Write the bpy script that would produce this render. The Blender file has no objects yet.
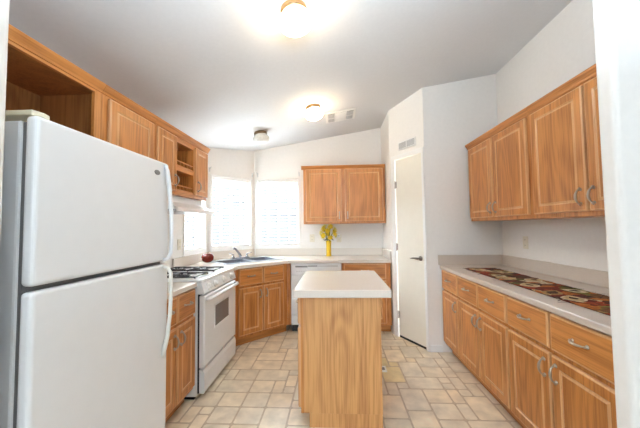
import bpy, bmesh, math, random
from mathutils import Vector, Matrix

PI = math.pi
scn = bpy.context.scene
col = scn.collection
random.seed(7)

# ------------------------------------------------------------------ camera
cam = bpy.data.cameras.new('camera')
cam.sensor_width = 36.0
cam.lens = 287.888 / 640 * 36.0
cam.clip_start = 0.02
camo = bpy.data.objects.new('camera', cam)
col.objects.link(camo)
pitch, yaw, roll = 0.0458, 0.0525, -0.0125
f0 = Vector((-math.sin(yaw), math.cos(yaw), 0)); r0 = Vector((math.cos(yaw), math.sin(yaw), 0)); u0 = Vector((0, 0, 1))
fw = f0 * math.cos(pitch) + u0 * math.sin(pitch)
up = u0 * math.cos(pitch) - f0 * math.sin(pitch)
rt = r0 * math.cos(roll) + up * math.sin(roll)
up2 = up * math.cos(roll) - r0 * math.sin(roll)
M = Matrix((rt, up2, -fw)).transposed().to_4x4()
M.translation = Vector((0, 0, 1.3322))
camo.matrix_world = M
scn.camera = camo

# ------------------------------------------------------------------ world, lights, exposure
w = bpy.data.worlds.new('sky'); scn.world = w
w.use_nodes = True
bg = w.node_tree.nodes['Background']
wt = w.node_tree
wc = wt.nodes.new('ShaderNodeTexCoord'); wx = wt.nodes.new('ShaderNodeSeparateXYZ'); wr = wt.nodes.new('ShaderNodeValToRGB')
wr.color_ramp.elements[0].position = 0.47; wr.color_ramp.elements[0].color = (0.20, 0.20, 0.19, 1)      # ground
wr.color_ramp.elements[1].position = 0.52; wr.color_ramp.elements[1].color = (0.83, 0.915, 1.0, 1)      # bright hazy sky
wm = wt.nodes.new('ShaderNodeMath'); wm.operation = 'MULTIPLY_ADD'; wm.inputs[1].default_value = 0.5; wm.inputs[2].default_value = 0.5
wt.links.new(wc.outputs['Generated'], wx.inputs[0]); wt.links.new(wx.outputs['Z'], wm.inputs[0])
wt.links.new(wm.outputs[0], wr.inputs['Fac']); wt.links.new(wr.outputs['Color'], bg.inputs[0])
bg.inputs[1].default_value = 16.0


def area(name, loc, rot, sx, sy, energy, colour):
    l = bpy.data.lights.new(name, 'AREA'); l.shape = 'RECTANGLE'
    l.size = sx; l.size_y = sy; l.energy = energy; l.color = colour
    o = bpy.data.objects.new(name, l); o.location = loc; o.rotation_euler = rot
    col.objects.link(o)
    return o



# added frontal fill light at the far end of the room behind the photographer
area('window_wall_daylight', (-0.8, -6.2, 1.45), (PI / 2, 0, 0), 4.0, 1.9, 42, (0.68, 0.84, 1.0))

# added fill light above the frame, aimed up and forward to bounce off the ceiling
area('bounce_flash', (0.05, 0.40, 1.98), (PI - 0.15, 0, 0), 0.35, 0.35, 19, (0.68, 0.85, 1.0))

vs = scn.view_settings
vs.view_transform = 'Standard'
vs.look = 'None'
vs.exposure = 1.63
vs.gamma = 1.0
vs.use_curve_mapping = False


# ------------------------------------------------------------------ materials
def mat(name, rgb, rough=0.5, metal=0.0, spec=0.5):
    m = bpy.data.materials.new(name); m.use_nodes = True
    b = m.node_tree.nodes['Principled BSDF']
    b.inputs['Base Color'].default_value = (*rgb, 1)
    b.inputs['Roughness'].default_value = rough
    b.inputs['Metallic'].default_value = metal
    b.inputs['Specular IOR Level'].default_value = spec
    return m


def nd(m, t, **kw):
    n = m.node_tree.nodes.new(t)
    for k, v in kw.items():
        setattr(n, k, v)
    return n


def lk(m, a, b):
    m.node_tree.links.new(a, b)


def speckle(name, rgb, amount, scale, rough, bump=0.0, bscale=None, spec=0.5):
    """paint or laminate: a flat colour broken by fine noise and an optional bump"""
    m = mat(name, rgb, rough, 0, spec)
    b = m.node_tree.nodes['Principled BSDF']
    tc = nd(m, 'ShaderNodeTexCoord')
    n = nd(m, 'ShaderNodeTexNoise'); n.inputs['Scale'].default_value = scale; n.inputs['Detail'].default_value = 3
    lk(m, tc.outputs['Object'], n.inputs['Vector'])
    r = nd(m, 'ShaderNodeValToRGB')
    r.color_ramp.elements[0].position = 0.3; r.color_ramp.elements[1].position = 0.7
    r.color_ramp.elements[0].color = (*[c * (1 - amount) for c in rgb], 1)
    r.color_ramp.elements[1].color = (*[min(1, c * (1 + amount)) for c in rgb], 1)
    lk(m, n.outputs['Fac'], r.inputs['Fac']); lk(m, r.outputs['Color'], b.inputs['Base Color'])
    if bump:
        n2 = nd(m, 'ShaderNodeTexNoise'); n2.inputs['Scale'].default_value = bscale or scale; n2.inputs['Detail'].default_value = 2
        lk(m, tc.outputs['Object'], n2.inputs['Vector'])
        bp = nd(m, 'ShaderNodeBump'); bp.inputs['Strength'].default_value = bump; bp.inputs['Distance'].default_value = 0.002
        lk(m, n2.outputs['Fac'], bp.inputs['Height']); lk(m, bp.outputs['Normal'], b.inputs['Normal'])
    return m


def oak(name, axis, dark, light, rough=0.38):
    m = mat(name, light, rough)
    b = m.node_tree.nodes['Principled BSDF']
    tc = nd(m, 'ShaderNodeTexCoord'); oi = nd(m, 'ShaderNodeObjectInfo')
    off = nd(m, 'ShaderNodeVectorMath', operation='SCALE'); off.inputs[0].default_value = (13.1, 7.7, 5.3)
    lk(m, oi.outputs['Random'], off.inputs['Scale'])
    add = nd(m, 'ShaderNodeVectorMath', operation='ADD')
    lk(m, tc.outputs['Object'], add.inputs[0]); lk(m, off.outputs[0], add.inputs[1])

    def stretched(across, along):
        mp = nd(m, 'ShaderNodeVectorMath', operation='MULTIPLY')
        v = [across] * 3; v[axis] = along
        mp.inputs[1].default_value = v
        lk(m, add.outputs[0], mp.inputs[0])
        return mp.outputs[0]
    # growth rings: bands of a slow, stretched noise
    n1 = nd(m, 'ShaderNodeTexNoise'); n1.inputs['Scale'].default_value = 1; n1.inputs['Detail'].default_value = 1.5
    lk(m, stretched(3.6, 0.55), n1.inputs['Vector'])
    ml = nd(m, 'ShaderNodeMath', operation='MULTIPLY'); ml.inputs[1].default_value = 95
    lk(m, n1.outputs['Fac'], ml.inputs[0])
    sn = nd(m, 'ShaderNodeMath', operation='SINE'); lk(m, ml.outputs[0], sn.inputs[0])
    # pores: fine streaks
    n2 = nd(m, 'ShaderNodeTexNoise'); n2.inputs['Scale'].default_value = 1; n2.inputs['Detail'].default_value = 3
    lk(m, stretched(110, 3.5), n2.inputs['Vector'])
    n3 = nd(m, 'ShaderNodeTexNoise'); n3.inputs['Scale'].default_value = 1; n3.inputs['Detail'].default_value = 2
    lk(m, stretched(14, 0.8), n3.inputs['Vector'])
    a1 = nd(m, 'ShaderNodeMath', operation='MULTIPLY_ADD'); a1.inputs[1].default_value = 0.10
    lk(m, sn.outputs[0], a1.inputs[0]); lk(m, n2.outputs['Fac'], a1.inputs[2])
    a2 = nd(m, 'ShaderNodeMath', operation='MULTIPLY_ADD'); a2.inputs[1].default_value = 0.7
    lk(m, n3.outputs['Fac'], a2.inputs[0]); lk(m, a1.outputs[0], a2.inputs[2])
    r = nd(m, 'ShaderNodeValToRGB')
    r.color_ramp.elements[0].position = 0.55; r.color_ramp.elements[1].position = 1.05
    r.color_ramp.elements[0].color = (*dark, 1); r.color_ramp.elements[1].color = (*light, 1)
    lk(m, a2.outputs[0], r.inputs['Fac']); lk(m, r.outputs['Color'], b.inputs['Base Color'])
    return m


OD, OL = (0.36, 0.125, 0.027), (0.61, 0.25, 0.066)
OAKZ = oak('oak_vertical', 2, OD, OL)
OAKX = oak('oak_horizontal', 0, OD, OL)
OAKLT = oak('oak_moulding', 2, (0.60, 0.31, 0.125), (0.72, 0.40, 0.19), 0.3)
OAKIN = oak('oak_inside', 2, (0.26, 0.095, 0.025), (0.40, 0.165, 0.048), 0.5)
ISL = oak('oak_island', 2, (0.46, 0.195, 0.06), (0.68, 0.35, 0.13), 0.4)
WALL = speckle('wall_paint', (0.82, 0.79, 0.75), 0.015, 30, 0.75, 0.12, 160)
CEIL = speckle('ceiling_paint', (0.70, 0.70, 0.705), 0.015, 40, 0.85, 0.25, 130)
TRIM = speckle('trim_paint', (0.82, 0.81, 0.79), 0.01, 20, 0.4)
DOORP = speckle('door_paint', (0.80, 0.755, 0.655), 0.015, 12, 0.45)
LAM = speckle('laminate', (0.60, 0.51, 0.435), 0.05, 260, 0.28)
LAM_LIT = speckle('laminate_pale', (0.73, 0.66, 0.585), 0.04, 260, 0.22)  # same laminate, lightened to put the brighter light here into its colour
APPL = speckle('appliance_white', (0.80, 0.81, 0.82), 0.01, 15, 0.28)
APPLS = speckle('appliance_side', (0.78, 0.79, 0.81), 0.01, 15, 0.4, 0.2, 300)
CREAM = mat('aged_plastic', (0.80, 0.74, 0.55), 0.4)
HANDLE = mat('handle_plastic', (0.82, 0.80, 0.74), 0.35)
KNOBW = mat('knob_white', (0.86, 0.86, 0.84), 0.3)
BLACK = mat('black_gap', (0.012, 0.012, 0.014), 0.5)
IRON = speckle('cast_iron', (0.025, 0.025, 0.03), 0.2, 90, 0.45)
STEEL = speckle('brushed_steel', (0.36, 0.38, 0.42), 0.05, 60, 0.28); STEEL.node_tree.nodes['Principled BSDF'].inputs['Metallic'].default_value = 0.9
CHROME = mat('chrome', (0.45, 0.46, 0.50), 0.15, 1.0)
PULL = mat('antique_nickel', (0.46, 0.41, 0.35), 0.28, 1.0)
NICKEL = mat('dark_nickel', (0.26, 0.23, 0.20), 0.3, 1.0)
BRASS = mat('aged_brass', (0.22, 0.15, 0.085), 0.4, 0.8)
OVENG = mat('oven_glass', (0.16, 0.145, 0.135), 0.12)
SLOT = mat('grey_slot', (0.22, 0.22, 0.23), 0.5)
GREY = mat('grey_mesh', (0.42, 0.42, 0.43), 0.6)
LINEG = mat('pale_grey', (0.62, 0.62, 0.62), 0.5)
BLIND = mat('blind_white', (0.84, 0.84, 0.84), 0.45)
IVORY = mat('ivory_plastic', (0.74, 0.68, 0.55), 0.4)
WPLAST = mat('white_plastic', (0.84, 0.84, 0.82), 0.4)
RED = speckle('red_glaze', (0.17, 0.016, 0.009), 0.5, 14, 0.15)
BROWN = mat('stem_brown', (0.10, 0.045, 0.02), 0.6)
YVASE = speckle('yellow_glass', (0.74, 0.47, 0.025), 0.15, 30, 0.2)
YEL = speckle('yellow_petal', (0.82, 0.60, 0.03), 0.15, 40, 0.6)
YEL2 = speckle('pale_yellow_petal', (0.80, 0.69, 0.16), 0.15, 40, 0.6)
GREEN = speckle('leaf_green', (0.08, 0.14, 0.03), 0.3, 40, 0.6)
DGREEN = speckle('leaf_dark', (0.035, 0.045, 0.015), 0.3, 40, 0.6)


def glow(name, rgb, strength):
    m = mat(name, rgb, 0.3)
    b = m.node_tree.nodes['Principled BSDF']
    b.inputs['Emission Color'].default_value = (*rgb, 1)
    b.inputs['Emission Strength'].default_value = strength
    return m


LIT = glow('lit_glass', (1.0, 0.76, 0.46), 11.0)
FROST = speckle('frosted_glass', (0.72, 0.70, 0.66), 0.12, 40, 0.2)

GLASS = bpy.data.materials.new('window_glass'); GLASS.use_nodes = True
nt = GLASS.node_tree; nt.nodes.clear()
go = nt.nodes.new('ShaderNodeOutputMaterial'); gm = nt.nodes.new('ShaderNodeMixShader')
gt = nt.nodes.new('ShaderNodeBsdfTransparent'); gg = nt.nodes.new('ShaderNodeBsdfGlossy'); gf = nt.nodes.new('ShaderNodeFresnel')
gt.inputs[0].default_value = (0.96, 0.98, 0.98, 1); gg.inputs['Roughness'].default_value = 0.02; gf.inputs['IOR'].default_value = 1.3
ge = nt.nodes.new('ShaderNodeNewGeometry'); gs_ = nt.nodes.new('ShaderNodeMath'); gs_.operation = 'SUBTRACT'; gs_.inputs[0].default_value = 1.0
gx_ = nt.nodes.new('ShaderNodeMath'); gx_.operation = 'MULTIPLY'
nt.links.new(ge.outputs['Backfacing'], gs_.inputs[1]); nt.links.new(gs_.outputs[0], gx_.inputs[0]); nt.links.new(gf.outputs[0], gx_.inputs[1])
nt.links.new(gx_.outputs[0], gm.inputs[0]); nt.links.new(gt.outputs[0], gm.inputs[1]); nt.links.new(gg.outputs[0], gm.inputs[2]); nt.links.new(gm.outputs[0], go.inputs[0])

TILE = mat('vinyl_tile', (0.6, 0.5, 0.38), 0.33)
b = TILE.node_tree.nodes['Principled BSDF']
at = nd(TILE, 'ShaderNodeAttribute', attribute_name='tint')
tc = nd(TILE, 'ShaderNodeTexCoord')
n = nd(TILE, 'ShaderNodeTexNoise'); n.inputs['Scale'].default_value = 9; n.inputs['Detail'].default_value = 5
lk(TILE, tc.outputs['Object'], n.inputs['Vector'])
rp = nd(TILE, 'ShaderNodeValToRGB')
rp.color_ramp.elements[0].position = 0.3; rp.color_ramp.elements[1].position = 0.72
rp.color_ramp.elements[0].color = (0.80, 0.79, 0.77, 1); rp.color_ramp.elements[1].color = (1.12, 1.12, 1.12, 1)
mx = nd(TILE, 'ShaderNodeMix', data_type='RGBA', blend_type='MULTIPLY'); mx.inputs[0].default_value = 1
lk(TILE, n.outputs['Fac'], rp.inputs['Fac']); lk(TILE, at.outputs['Color'], mx.inputs[6]); lk(TILE, rp.outputs['Color'], mx.inputs[7])
lk(TILE, mx.outputs[2], b.inputs['Base Color'])
GROUT = speckle('vinyl_joint', (0.60, 0.475, 0.33), 0.10, 30, 0.4)


# ------------------------------------------------------------------ mesh helpers
class MB:
    """collects shapes with material slots, then links them as ONE mesh object"""

    def __init__(self):
        self.bm = bmesh.new(); self.mats = []

    def mi(self, m):
        if m not in self.mats:
            self.mats.append(m)
        return self.mats.index(m)

    def face(self, pts, m, smooth=False):
        f = self.bm.faces.new([self.bm.verts.new(p) for p in pts])
        f.material_index = self.mi(m); f.smooth = smooth
        return f

    def _bevel(self, fs, r, seg):
        es = {e for f in fs for e in f.edges}
        bmesh.ops.bevel(self.bm, geom=list(es), offset=r, segments=seg, profile=0.5, affect='EDGES', clamp_overlap=True)

    def box(self, x0, x1, y0, y1, z0, z1, m, bev=0.0, seg=2):
        v = [self.bm.verts.new((x, y, z)) for z in (z0, z1) for y in (y0, y1) for x in (x0, x1)]
        fs = []
        for q in ((0, 2, 3, 1), (4, 5, 7, 6), (0, 1, 5, 4), (2, 6, 7, 3), (0, 4, 6, 2), (1, 3, 7, 5)):
            f = self.bm.faces.new([v[i] for i in q]); f.material_index = self.mi(m); fs.append(f)
        if bev:
            self._bevel(fs, bev, seg)
        return self

    def prism(self, poly, z0, z1, m, axis='z', bev=0.0, seg=2):
        """polygon extruded: axis z -> poly in xy; axis x -> poly in (y,z) from x=z0 to z1; axis y -> poly in (x,z)"""
        def P(a, b_, c):
            return {'z': (a, b_, c), 'x': (c, a, b_), 'y': (a, c, b_)}[axis]
        A = [self.bm.verts.new(P(a, b_, z0)) for a, b_ in poly]
        B = [self.bm.verts.new(P(a, b_, z1)) for a, b_ in poly]
        fs = [self.bm.faces.new(A[::-1]), self.bm.faces.new(B)]
        k = len(poly)
        for i in range(k):
            fs.append(self.bm.faces.new((A[i], A[(i + 1) % k], B[(i + 1) % k], B[i])))
        for f in fs:
            f.material_index = self.mi(m)
        if bev:
            self._bevel(fs, bev, seg)
        return self

    def tube(self, pts, r, m, n=8, closed=False, caps=True):
        pts = [Vector(p) for p in pts]
        rs = r if isinstance(r, (list, tuple)) else [r] * len(pts)
        rings = []; prev = None
        for i, p in enumerate(pts):
            if closed:
                t = (pts[(i + 1) % len(pts)] - pts[i - 1]).normalized()
            else:
                t = (pts[min(i + 1, len(pts) - 1)] - pts[max(i - 1, 0)]).normalized()
            if prev is None:
                a = Vector((0, 0, 1)) if abs(t.z) < 0.9 else Vector((1, 0, 0))
                u = t.cross(a).normalized()
            else:
                u = (prev - t * prev.dot(t)).normalized()
            prev = u; v = t.cross(u)
            rings.append([self.bm.verts.new(p + (u * math.cos(2 * PI * j / n) + v * math.sin(2 * PI * j / n)) * rs[i]) for j in range(n)])
        k = len(rings)
        for i in range(k if closed else k - 1):
            A, B = rings[i], rings[(i + 1) % k]
            for j in range(n):
                f = self.bm.faces.new((A[j], A[(j + 1) % n], B[(j + 1) % n], B[j])); f.smooth = True; f.material_index = self.mi(m)
        if caps and not closed:
            for R_ in (rings[0][::-1], rings[-1]):
                f = self.bm.faces.new(R_); f.material_index = self.mi(m)
        return self

    def lathe(self, prof, m, n=24, c=(0, 0, 0), axis='z', smooth=True):
        """prof: list of (r, h); axis z, or -y (pointing out of a front)"""
        rings = []
        for r, h in prof:
            ring = []
            for j in range(n):
                a = 2 * PI * j / n
                x, y = r * math.cos(a), r * math.sin(a)
                p = (c[0] + x, c[1] + y, c[2] + h) if axis == 'z' else (c[0] + x, c[1] - h, c[2] + y)
                ring.append(self.bm.verts.new(p))
            rings.append(ring)
        for i in range(len(rings) - 1):
            for j in range(n):
                f = self.bm.faces.new((rings[i][j], rings[i][(j + 1) % n], rings[i + 1][(j + 1) % n], rings[i + 1][j]))
                f.smooth = smooth; f.material_index = self.mi(m)
        for R_ in (rings[0][::-1], rings[-1]):
            f = self.bm.faces.new(R_); f.material_index = self.mi(m)
        return self

    def rings(self, x0, x1, z0, z1, prof, centre_mat):
        """front panel: nested rectangles; prof = [(inset, y, material of the band up to this ring)], closed by back and centre"""
        L = []
        for ins, y, m in prof:
            L.append(([self.bm.verts.new(p) for p in ((x0 + ins, y, z0 + ins), (x1 - ins, y, z0 + ins), (x1 - ins, y, z1 - ins), (x0 + ins, y, z1 - ins))], m))
        f = self.bm.faces.new(L[0][0][::-1]); f.material_index = self.mi(L[0][1])
        for (A, _), (B, m) in zip(L, L[1:]):
            for j in range(4):
                f = self.bm.faces.new((A[j], A[(j + 1) % 4], B[(j + 1) % 4], B[j])); f.material_index = self.mi(m)
        f = self.bm.faces.new(L[-1][0]); f.material_index = self.mi(centre_mat)
        return self

    def build(self, name, parent=None, fix=True):
        if fix:
            bmesh.ops.recalc_face_normals(self.bm, faces=self.bm.faces)
        me = bpy.data.meshes.new(name); self.bm.to_mesh(me); self.bm.free()
        for m in self.mats:
            me.materials.append(m)
        o = bpy.data.objects.new(name, me); col.objects.link(o)
        if parent is not None:
            o.parent = parent
        return o


def tag(o, label=None, cat=None, group=None, kind=None):
    if label: o['label'] = label
    if cat: o['category'] = cat
    if group: o['group'] = group
    if kind: o['kind'] = kind
    return o


def thing(name, label, cat, loc=(0, 0, 0), rotz=0.0, group=None):
    o = bpy.data.objects.new(name, None); col.objects.link(o)
    o.empty_display_size = 0.1
    o.location = loc; o.rotation_euler = (0, 0, rotz)
    return tag(o, label, cat, group)


def struct(o, label, cat):
    return tag(o, label, cat, None, 'structure')


def arc(p, q, out, n=8):
    """points of an arch from p to q that bulges by the vector out"""
    p, q, out = Vector(p), Vector(q), Vector(out)
    return [p.lerp(q, t) + out * math.sin(PI * t) ** 0.6 for t in [i / n for i in range(n + 1)]]


# ------------------------------------------------------------------ room shell
def ceilz(x):
    return 2.70 + 0.157 * x


def wall(name, label, p0, p1, thick, holes=(), base=0.0, mat_=WALL):
    """wall from p0 to p1 (its room face), thickened to the left of p0->p1; holes = (s0, s1, z0, z1)"""
    p0, p1 = Vector(p0), Vector(p1)
    d = (p1 - p0); L = d.length; d.normalize(); nrm = Vector((-d.y, d.x))
    mb = MB()
    cuts = sorted({0.0, L, *[h[0] for h in holes], *[h[1] for h in holes]})

    def slab(a, b_, za0, za1, zb0, zb1):
        pts = []
        for off in (0, thick):
            for s, z0, z1 in ((a, za0, za1), (b_, zb0, zb1)):
                q = p0 + d * s + nrm * off
                pts += [(q.x, q.y, z0), (q.x, q.y, z1)]
        v = [mb.bm.verts.new(p) for p in pts]
        for q in ((0, 1, 3, 2), (4, 6, 7, 5), (0, 4, 5, 1), (2, 3, 7, 6), (0, 2, 6, 4), (1, 5, 7, 3)):
            f = mb.bm.faces.new([v[i] for i in q]); f.material_index = mb.mi(mat_)
    for a, b_ in zip(cuts, cuts[1:]):
        za, zb = ceilz((p0 + d * a).x), ceilz((p0 + d * b_).x)
        h = [h for h in holes if h[0] <= a + 1e-6 and h[1] >= b_ - 1e-6]
        if h:
            if h[0][2] > base:
                slab(a, b_, base, h[0][2], base, h[0][2])
            slab(a, b_, h[0][3], za, h[0][3], zb)
        else:
            slab(a, b_, base, za, base, zb)
    o = mb.build(name)
    return struct(o, label, 'wall')


LX, RX, BY, FY = -1.72, 1.77, 4.30, 3.163
PX = 0.70
P0, P1 = Vector((0.98, FY)), Vector((PX, 3.66))
WIN = [  # (p0, p1, s0, s1, z0, z1)
    ((LX, 0.80), (LX, 3.77), 2.40, 2.90, 1.075, 2.05),
    ((LX, 3.77), (-1.22, BY), 0.075, 0.655, 1.075, 2.05),
    ((-1.22, BY), (PX + 0.1, BY), 0.05, 0.665, 1.075, 2.05),
]
wall('wall_left', 'cream painted wall behind the refrigerator and range', *WIN[0][:2], 0.1, [WIN[0][2:]])
wall('wall_corner', 'short slanting cream wall with a blind window behind the sink', *WIN[1][:2], 0.1, [WIN[1][2:]])
wall('wall_back', 'cream back wall with a blind window and the oak wall cabinet', *WIN[2][:2], 0.1, [WIN[2][2:]])
wall('wall_pantry_side', 'narrow return wall between back counter and pantry door', (PX, BY), P1, 0.1)
PD = (P0 - P1).normalized(); PLEN = (P0 - P1).length
DL0, DL1, DTOP = PLEN - 0.470, PLEN - 0.040, 2.14
wall('wall_pantry_front', 'slanting cream wall around the pantry door', P1, P0, 0.1, [(DL0 - 0.008, DL1 + 0.008, 0.0, DTOP + 0.008)])
wall('wall_far_right', 'cream wall at the far end of the right-hand counter', P0, (RX, FY), 0.1)
wall('wall_right', 'cream wall behind the right-hand counter and wall cabinets', (RX, FY), (RX, -6.4), 0.1)
# adjoining room behind the photographer
wall('wall_adjoining_left', 'wall of the adjoining room behind the photographer', (-3.0, -6.4), (-3.0, 0.70), 0.1)

wall('wall_adjoining_back', 'wall of the adjoining room with its patio door opening', (RX, -6.4), (-3.0, -6.4), 0.1, [(1.6, 1.9, 0.05, 2.1)])  # slot added to let a little sky light in from behind


def stub(name, label, x0, x1, y0, y1, ends):
    """wall end of the opening towards the adjoining room, with rounded drywall corners on the side `ends`"""
    r = 0.022; poly = []

    def corner(cx, cy, a0):
        for i in range(6):
            a = a0 + (PI / 2) * i / 5
            poly.append((cx + r * math.cos(a), cy + r * math.sin(a)))
    if ends == 'left':          # the free end is at x0
        poly += [(x1, y0), (x1, y1)]
        corner(x0 + r, y1 - r, PI / 2); corner(x0 + r, y0 + r, PI)
    else:
        poly += [(x0, y1), (x0, y0)]
        corner(x1 - r, y0 + r, -PI / 2); corner(x1 - r, y1 - r, 0)
    mb = MB()
    A = [mb.bm.verts.new((x, y, 0)) for x, y in poly]; B = [mb.bm.verts.new((x, y, ceilz(x))) for x, y in poly]
    mb.bm.faces.new(A[::-1]); mb.bm.faces.new(B); k = len(poly)
    for i in range(k):
        f = mb.bm.faces.new((A[i], A[(i + 1) % k], B[(i + 1) % k], B[i]))
    for f in mb.bm.faces:
        f.material_index = mb.mi(WALL)
    return struct(mb.build(name), label, 'wall')


stub('wall_entry_right', 'white wall end framing the view beside the right-hand counter', 1.043, RX, 1.105, 1.185, 'left')
stub('wall_entry_left', 'white wall end framing the view beside the refrigerator', -3.0, -0.972, 0.70, 0.80, 'right')

mb = MB()   # sloping ceiling
for x0, x1, y0, y1 in ((-3.1, 1.95, -6.5, 0.80), (-1.83, 1.95, 0.80, 4.42)):
    mb.prism([(x0, ceilz(x0)), (x1, ceilz(x1)), (x1, ceilz(x1) + 0.08), (x0, ceilz(x0) + 0.08)], y0, y1, CEIL, axis='y')
struct(mb.build('ceiling'), 'pale sloping ceiling rising towards the right', 'ceiling')

# vinyl floor: grid of 10.5 cm cells filled with squares and oblongs of several sizes
mb = MB(); U = 0.094
mb.box(-3.1, 1.95, -6.5, 0.80, -0.06, -0.0006, GROUT); mb.box(-1.83, 1.95, 0.8001, 4.42, -0.06, -0.0006, GROUT)
nx, ny = 38, 53; ox, oy = -1.76, -0.55
used = set(); rnd = random.Random(11); cl = mb.bm.loops.layers.float_color.new('tint')
for j in range(ny):
    for i in range(nx):
        if (i, j) in used:
            continue
        opts = [(2, 2), (3, 2), (2, 1), (1, 1), (1, 2), (2, 3), (1, 1)]
        rnd.shuffle(opts)
        opts.sort(key=lambda s: -(s[0] * s[1] > 2) if rnd.random() < 0.42 else 0)
        for a, b_ in opts + [(1, 1)]:
            cells = {(i + p, j + q) for p in range(a) for q in range(b_)}
            if not (cells & used) and i + a <= nx and j + b_ <= ny:
                break
        used |= cells
        g = 0.0065
        X0, X1, Y0, Y1 = ox + i * U + g, ox + (i + a) * U - g, oy + j * U + g, oy + (j + b_) * U - g
        c = 0.010
        f = mb.face([(X0 + c, Y0, 0), (X1 - c, Y0, 0), (X1, Y0 + c, 0), (X1, Y1 - c, 0), (X1 - c, Y1, 0), (X0 + c, Y1, 0), (X0, Y1 - c, 0), (X0, Y0 + c, 0)], TILE)
        t = rnd.uniform(0.92, 1.08); wmt = rnd.uniform(-0.02, 0.03)
        base = (0.88 * t + wmt, 0.765 * t, 0.59 * t - wmt)
        cx, cy = (X0 + X1) / 2, (Y0 + Y1) / 2
        if (cx - 0.45) ** 2 + ((cy - 2.80) * 0.9) ** 2 < 0.13 ** 2:      # old yellow stain beside the floor outlet
            base = (0.84 * t, 0.70 * t, 0.40 * t)
        for lp in f.loops:
            lp[cl] = (*base, 1)
struct(mb.build('floor', fix=False), 'beige vinyl floor printed with mixed-size tiles', 'floor')


def local(p0, p1, s, z=0.0, off=0.0):
    """point on the room face of a wall at length s (off: towards the room)"""
    p0, p1 = Vector(p0), Vector(p1); d = (p1 - p0).normalized(); n = Vector((d.y, -d.x))
    q = p0 + d * s + n * off
    return Vector((q.x, q.y, z)), math.atan2(d.y, d.x)


# windows and blinds: local x along the wall, y into the wall (away from the room)
WL = ['white window in the left wall below the range hood', 'white window in the slanting wall behind the sink', 'white window in the back wall beside the oak wall cabinet']
BL = ['white slatted blind seen below the range hood', 'white slatted blind directly behind the kitchen sink', 'white slatted blind between the sink window and oak wall cabinet']
for k, (p0, p1, s0, s1, z0, z1) in enumerate(WIN):
    q, a = local(p0, p1, s0, 0)
    wd = s1 - s0
    t = bpy.data.objects.new('window_%d' % (k + 1), None); col.objects.link(t); t.location = q; t.rotation_euler = (0, 0, a)
    struct(t, WL[k], 'window')
    m = MB()
    for xx in ((0.001, 0.03), (wd - 0.03, wd - 0.001)):
        m.box(xx[0], xx[1], 0.05, 0.095, z0 + 0.001, z1 - 0.001, TRIM, 0.003)
    for zz in ((z0 + 0.001, z0 + 0.03), (z1 - 0.03, z1 - 0.001)):
        m.box(0.03, wd - 0.03, 0.05, 0.095, zz[0], zz[1], TRIM, 0.003)
    m.build('window_frame', t)
    MB().box(0.028, wd - 0.028, 0.074, 0.078, z0 + 0.028, z1 - 0.028, GLASS).build('pane', t)
    m = MB()
    m.box(-0.03, wd + 0.03, -0.014, -0.001, z0 - 0.055, z0 - 0.001, TRIM, 0.003)
    for xx in ((-0.03, 0.0), (wd, wd + 0.03)):
        m.box(xx[0], xx[1], -0.010, -0.001, z0, z1 + 0.02, TRIM, 0.003)
    m.box(0, wd, -0.010, -0.001, z1, z1 + 0.02, TRIM, 0.003)
    m.build('window_casing', t)
    # blind
    bt = thing('window_blind', BL[k], 'blind', q, a, 'slatted window blinds')
    MB().box(0.008, wd - 0.008, 0.004, 0.046, z1 - 0.042, z1 - 0.003, BLIND, 0.003).build('headrail', bt)
    m = MB(); sp = 0.048; zz = z1 - 0.075
    while zz > z0 + 0.05:
        ca, sa = math.cos(-0.20), math.sin(-0.20)
        W_ = 0.023; th = 0.0016
        def pt(u_, v_):
            return (0.026 + u_ * ca - v_ * sa, zz + u_ * sa + v_ * ca)
        m.prism([pt(-W_, -th), pt(0, th * 0.8), pt(W_, -th), pt(W_, th), pt(0, th * 2.8), pt(-W_, th)], 0.010, wd - 0.010, BLIND, axis='x')
        zz -= sp
    m.build('slats', bt)
    MB().box(0.010, wd - 0.010, 0.006, 0.044, z0 + 0.006, z0 + 0.026, BLIND, 0.003).build('bottom_rail', bt)
    m = MB()
    for fx in (0.24, 0.5, 0.76):
        for yy in (0.0015, 0.0495):
            m.box(wd * fx - 0.004, wd * fx + 0.004, yy - 0.0008, yy + 0.0008, z0 + 0.02, z1 - 0.04, BLIND)
    m.build('ladder_tape', bt)
    m = MB(); m.tube([(0.05, -0.006, z1 - 0.03), (0.05, -0.006, z1 - 0.55)], 0.003, WPLAST, 6); m.build('tilt_wand', bt)

# neighbouring building seen faintly through the blinds
SIDE = mat('neighbour_siding', (0.020, 0.021, 0.023), 0.8)
m = MB(); m.box(-9.0, 4.0, 8.6, 8.8, -0.5, 3.0, SIDE)
for j in range(16):
    m.box(-9.0, 4.0, 8.585, 8.5995, -0.4 + j * 0.21, -0.38 + j * 0.21, SIDE)
struct(m.build('exterior_wall'), 'grey wall of the neighbouring building seen faintly through the blinds', 'building')
m = MB(); m.box(-9.2, -9.0, 2.0, 8.6, -0.5, 3.0, SIDE)
struct(m.build('exterior_wall'), 'grey side fence outside the left window', 'building')

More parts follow.
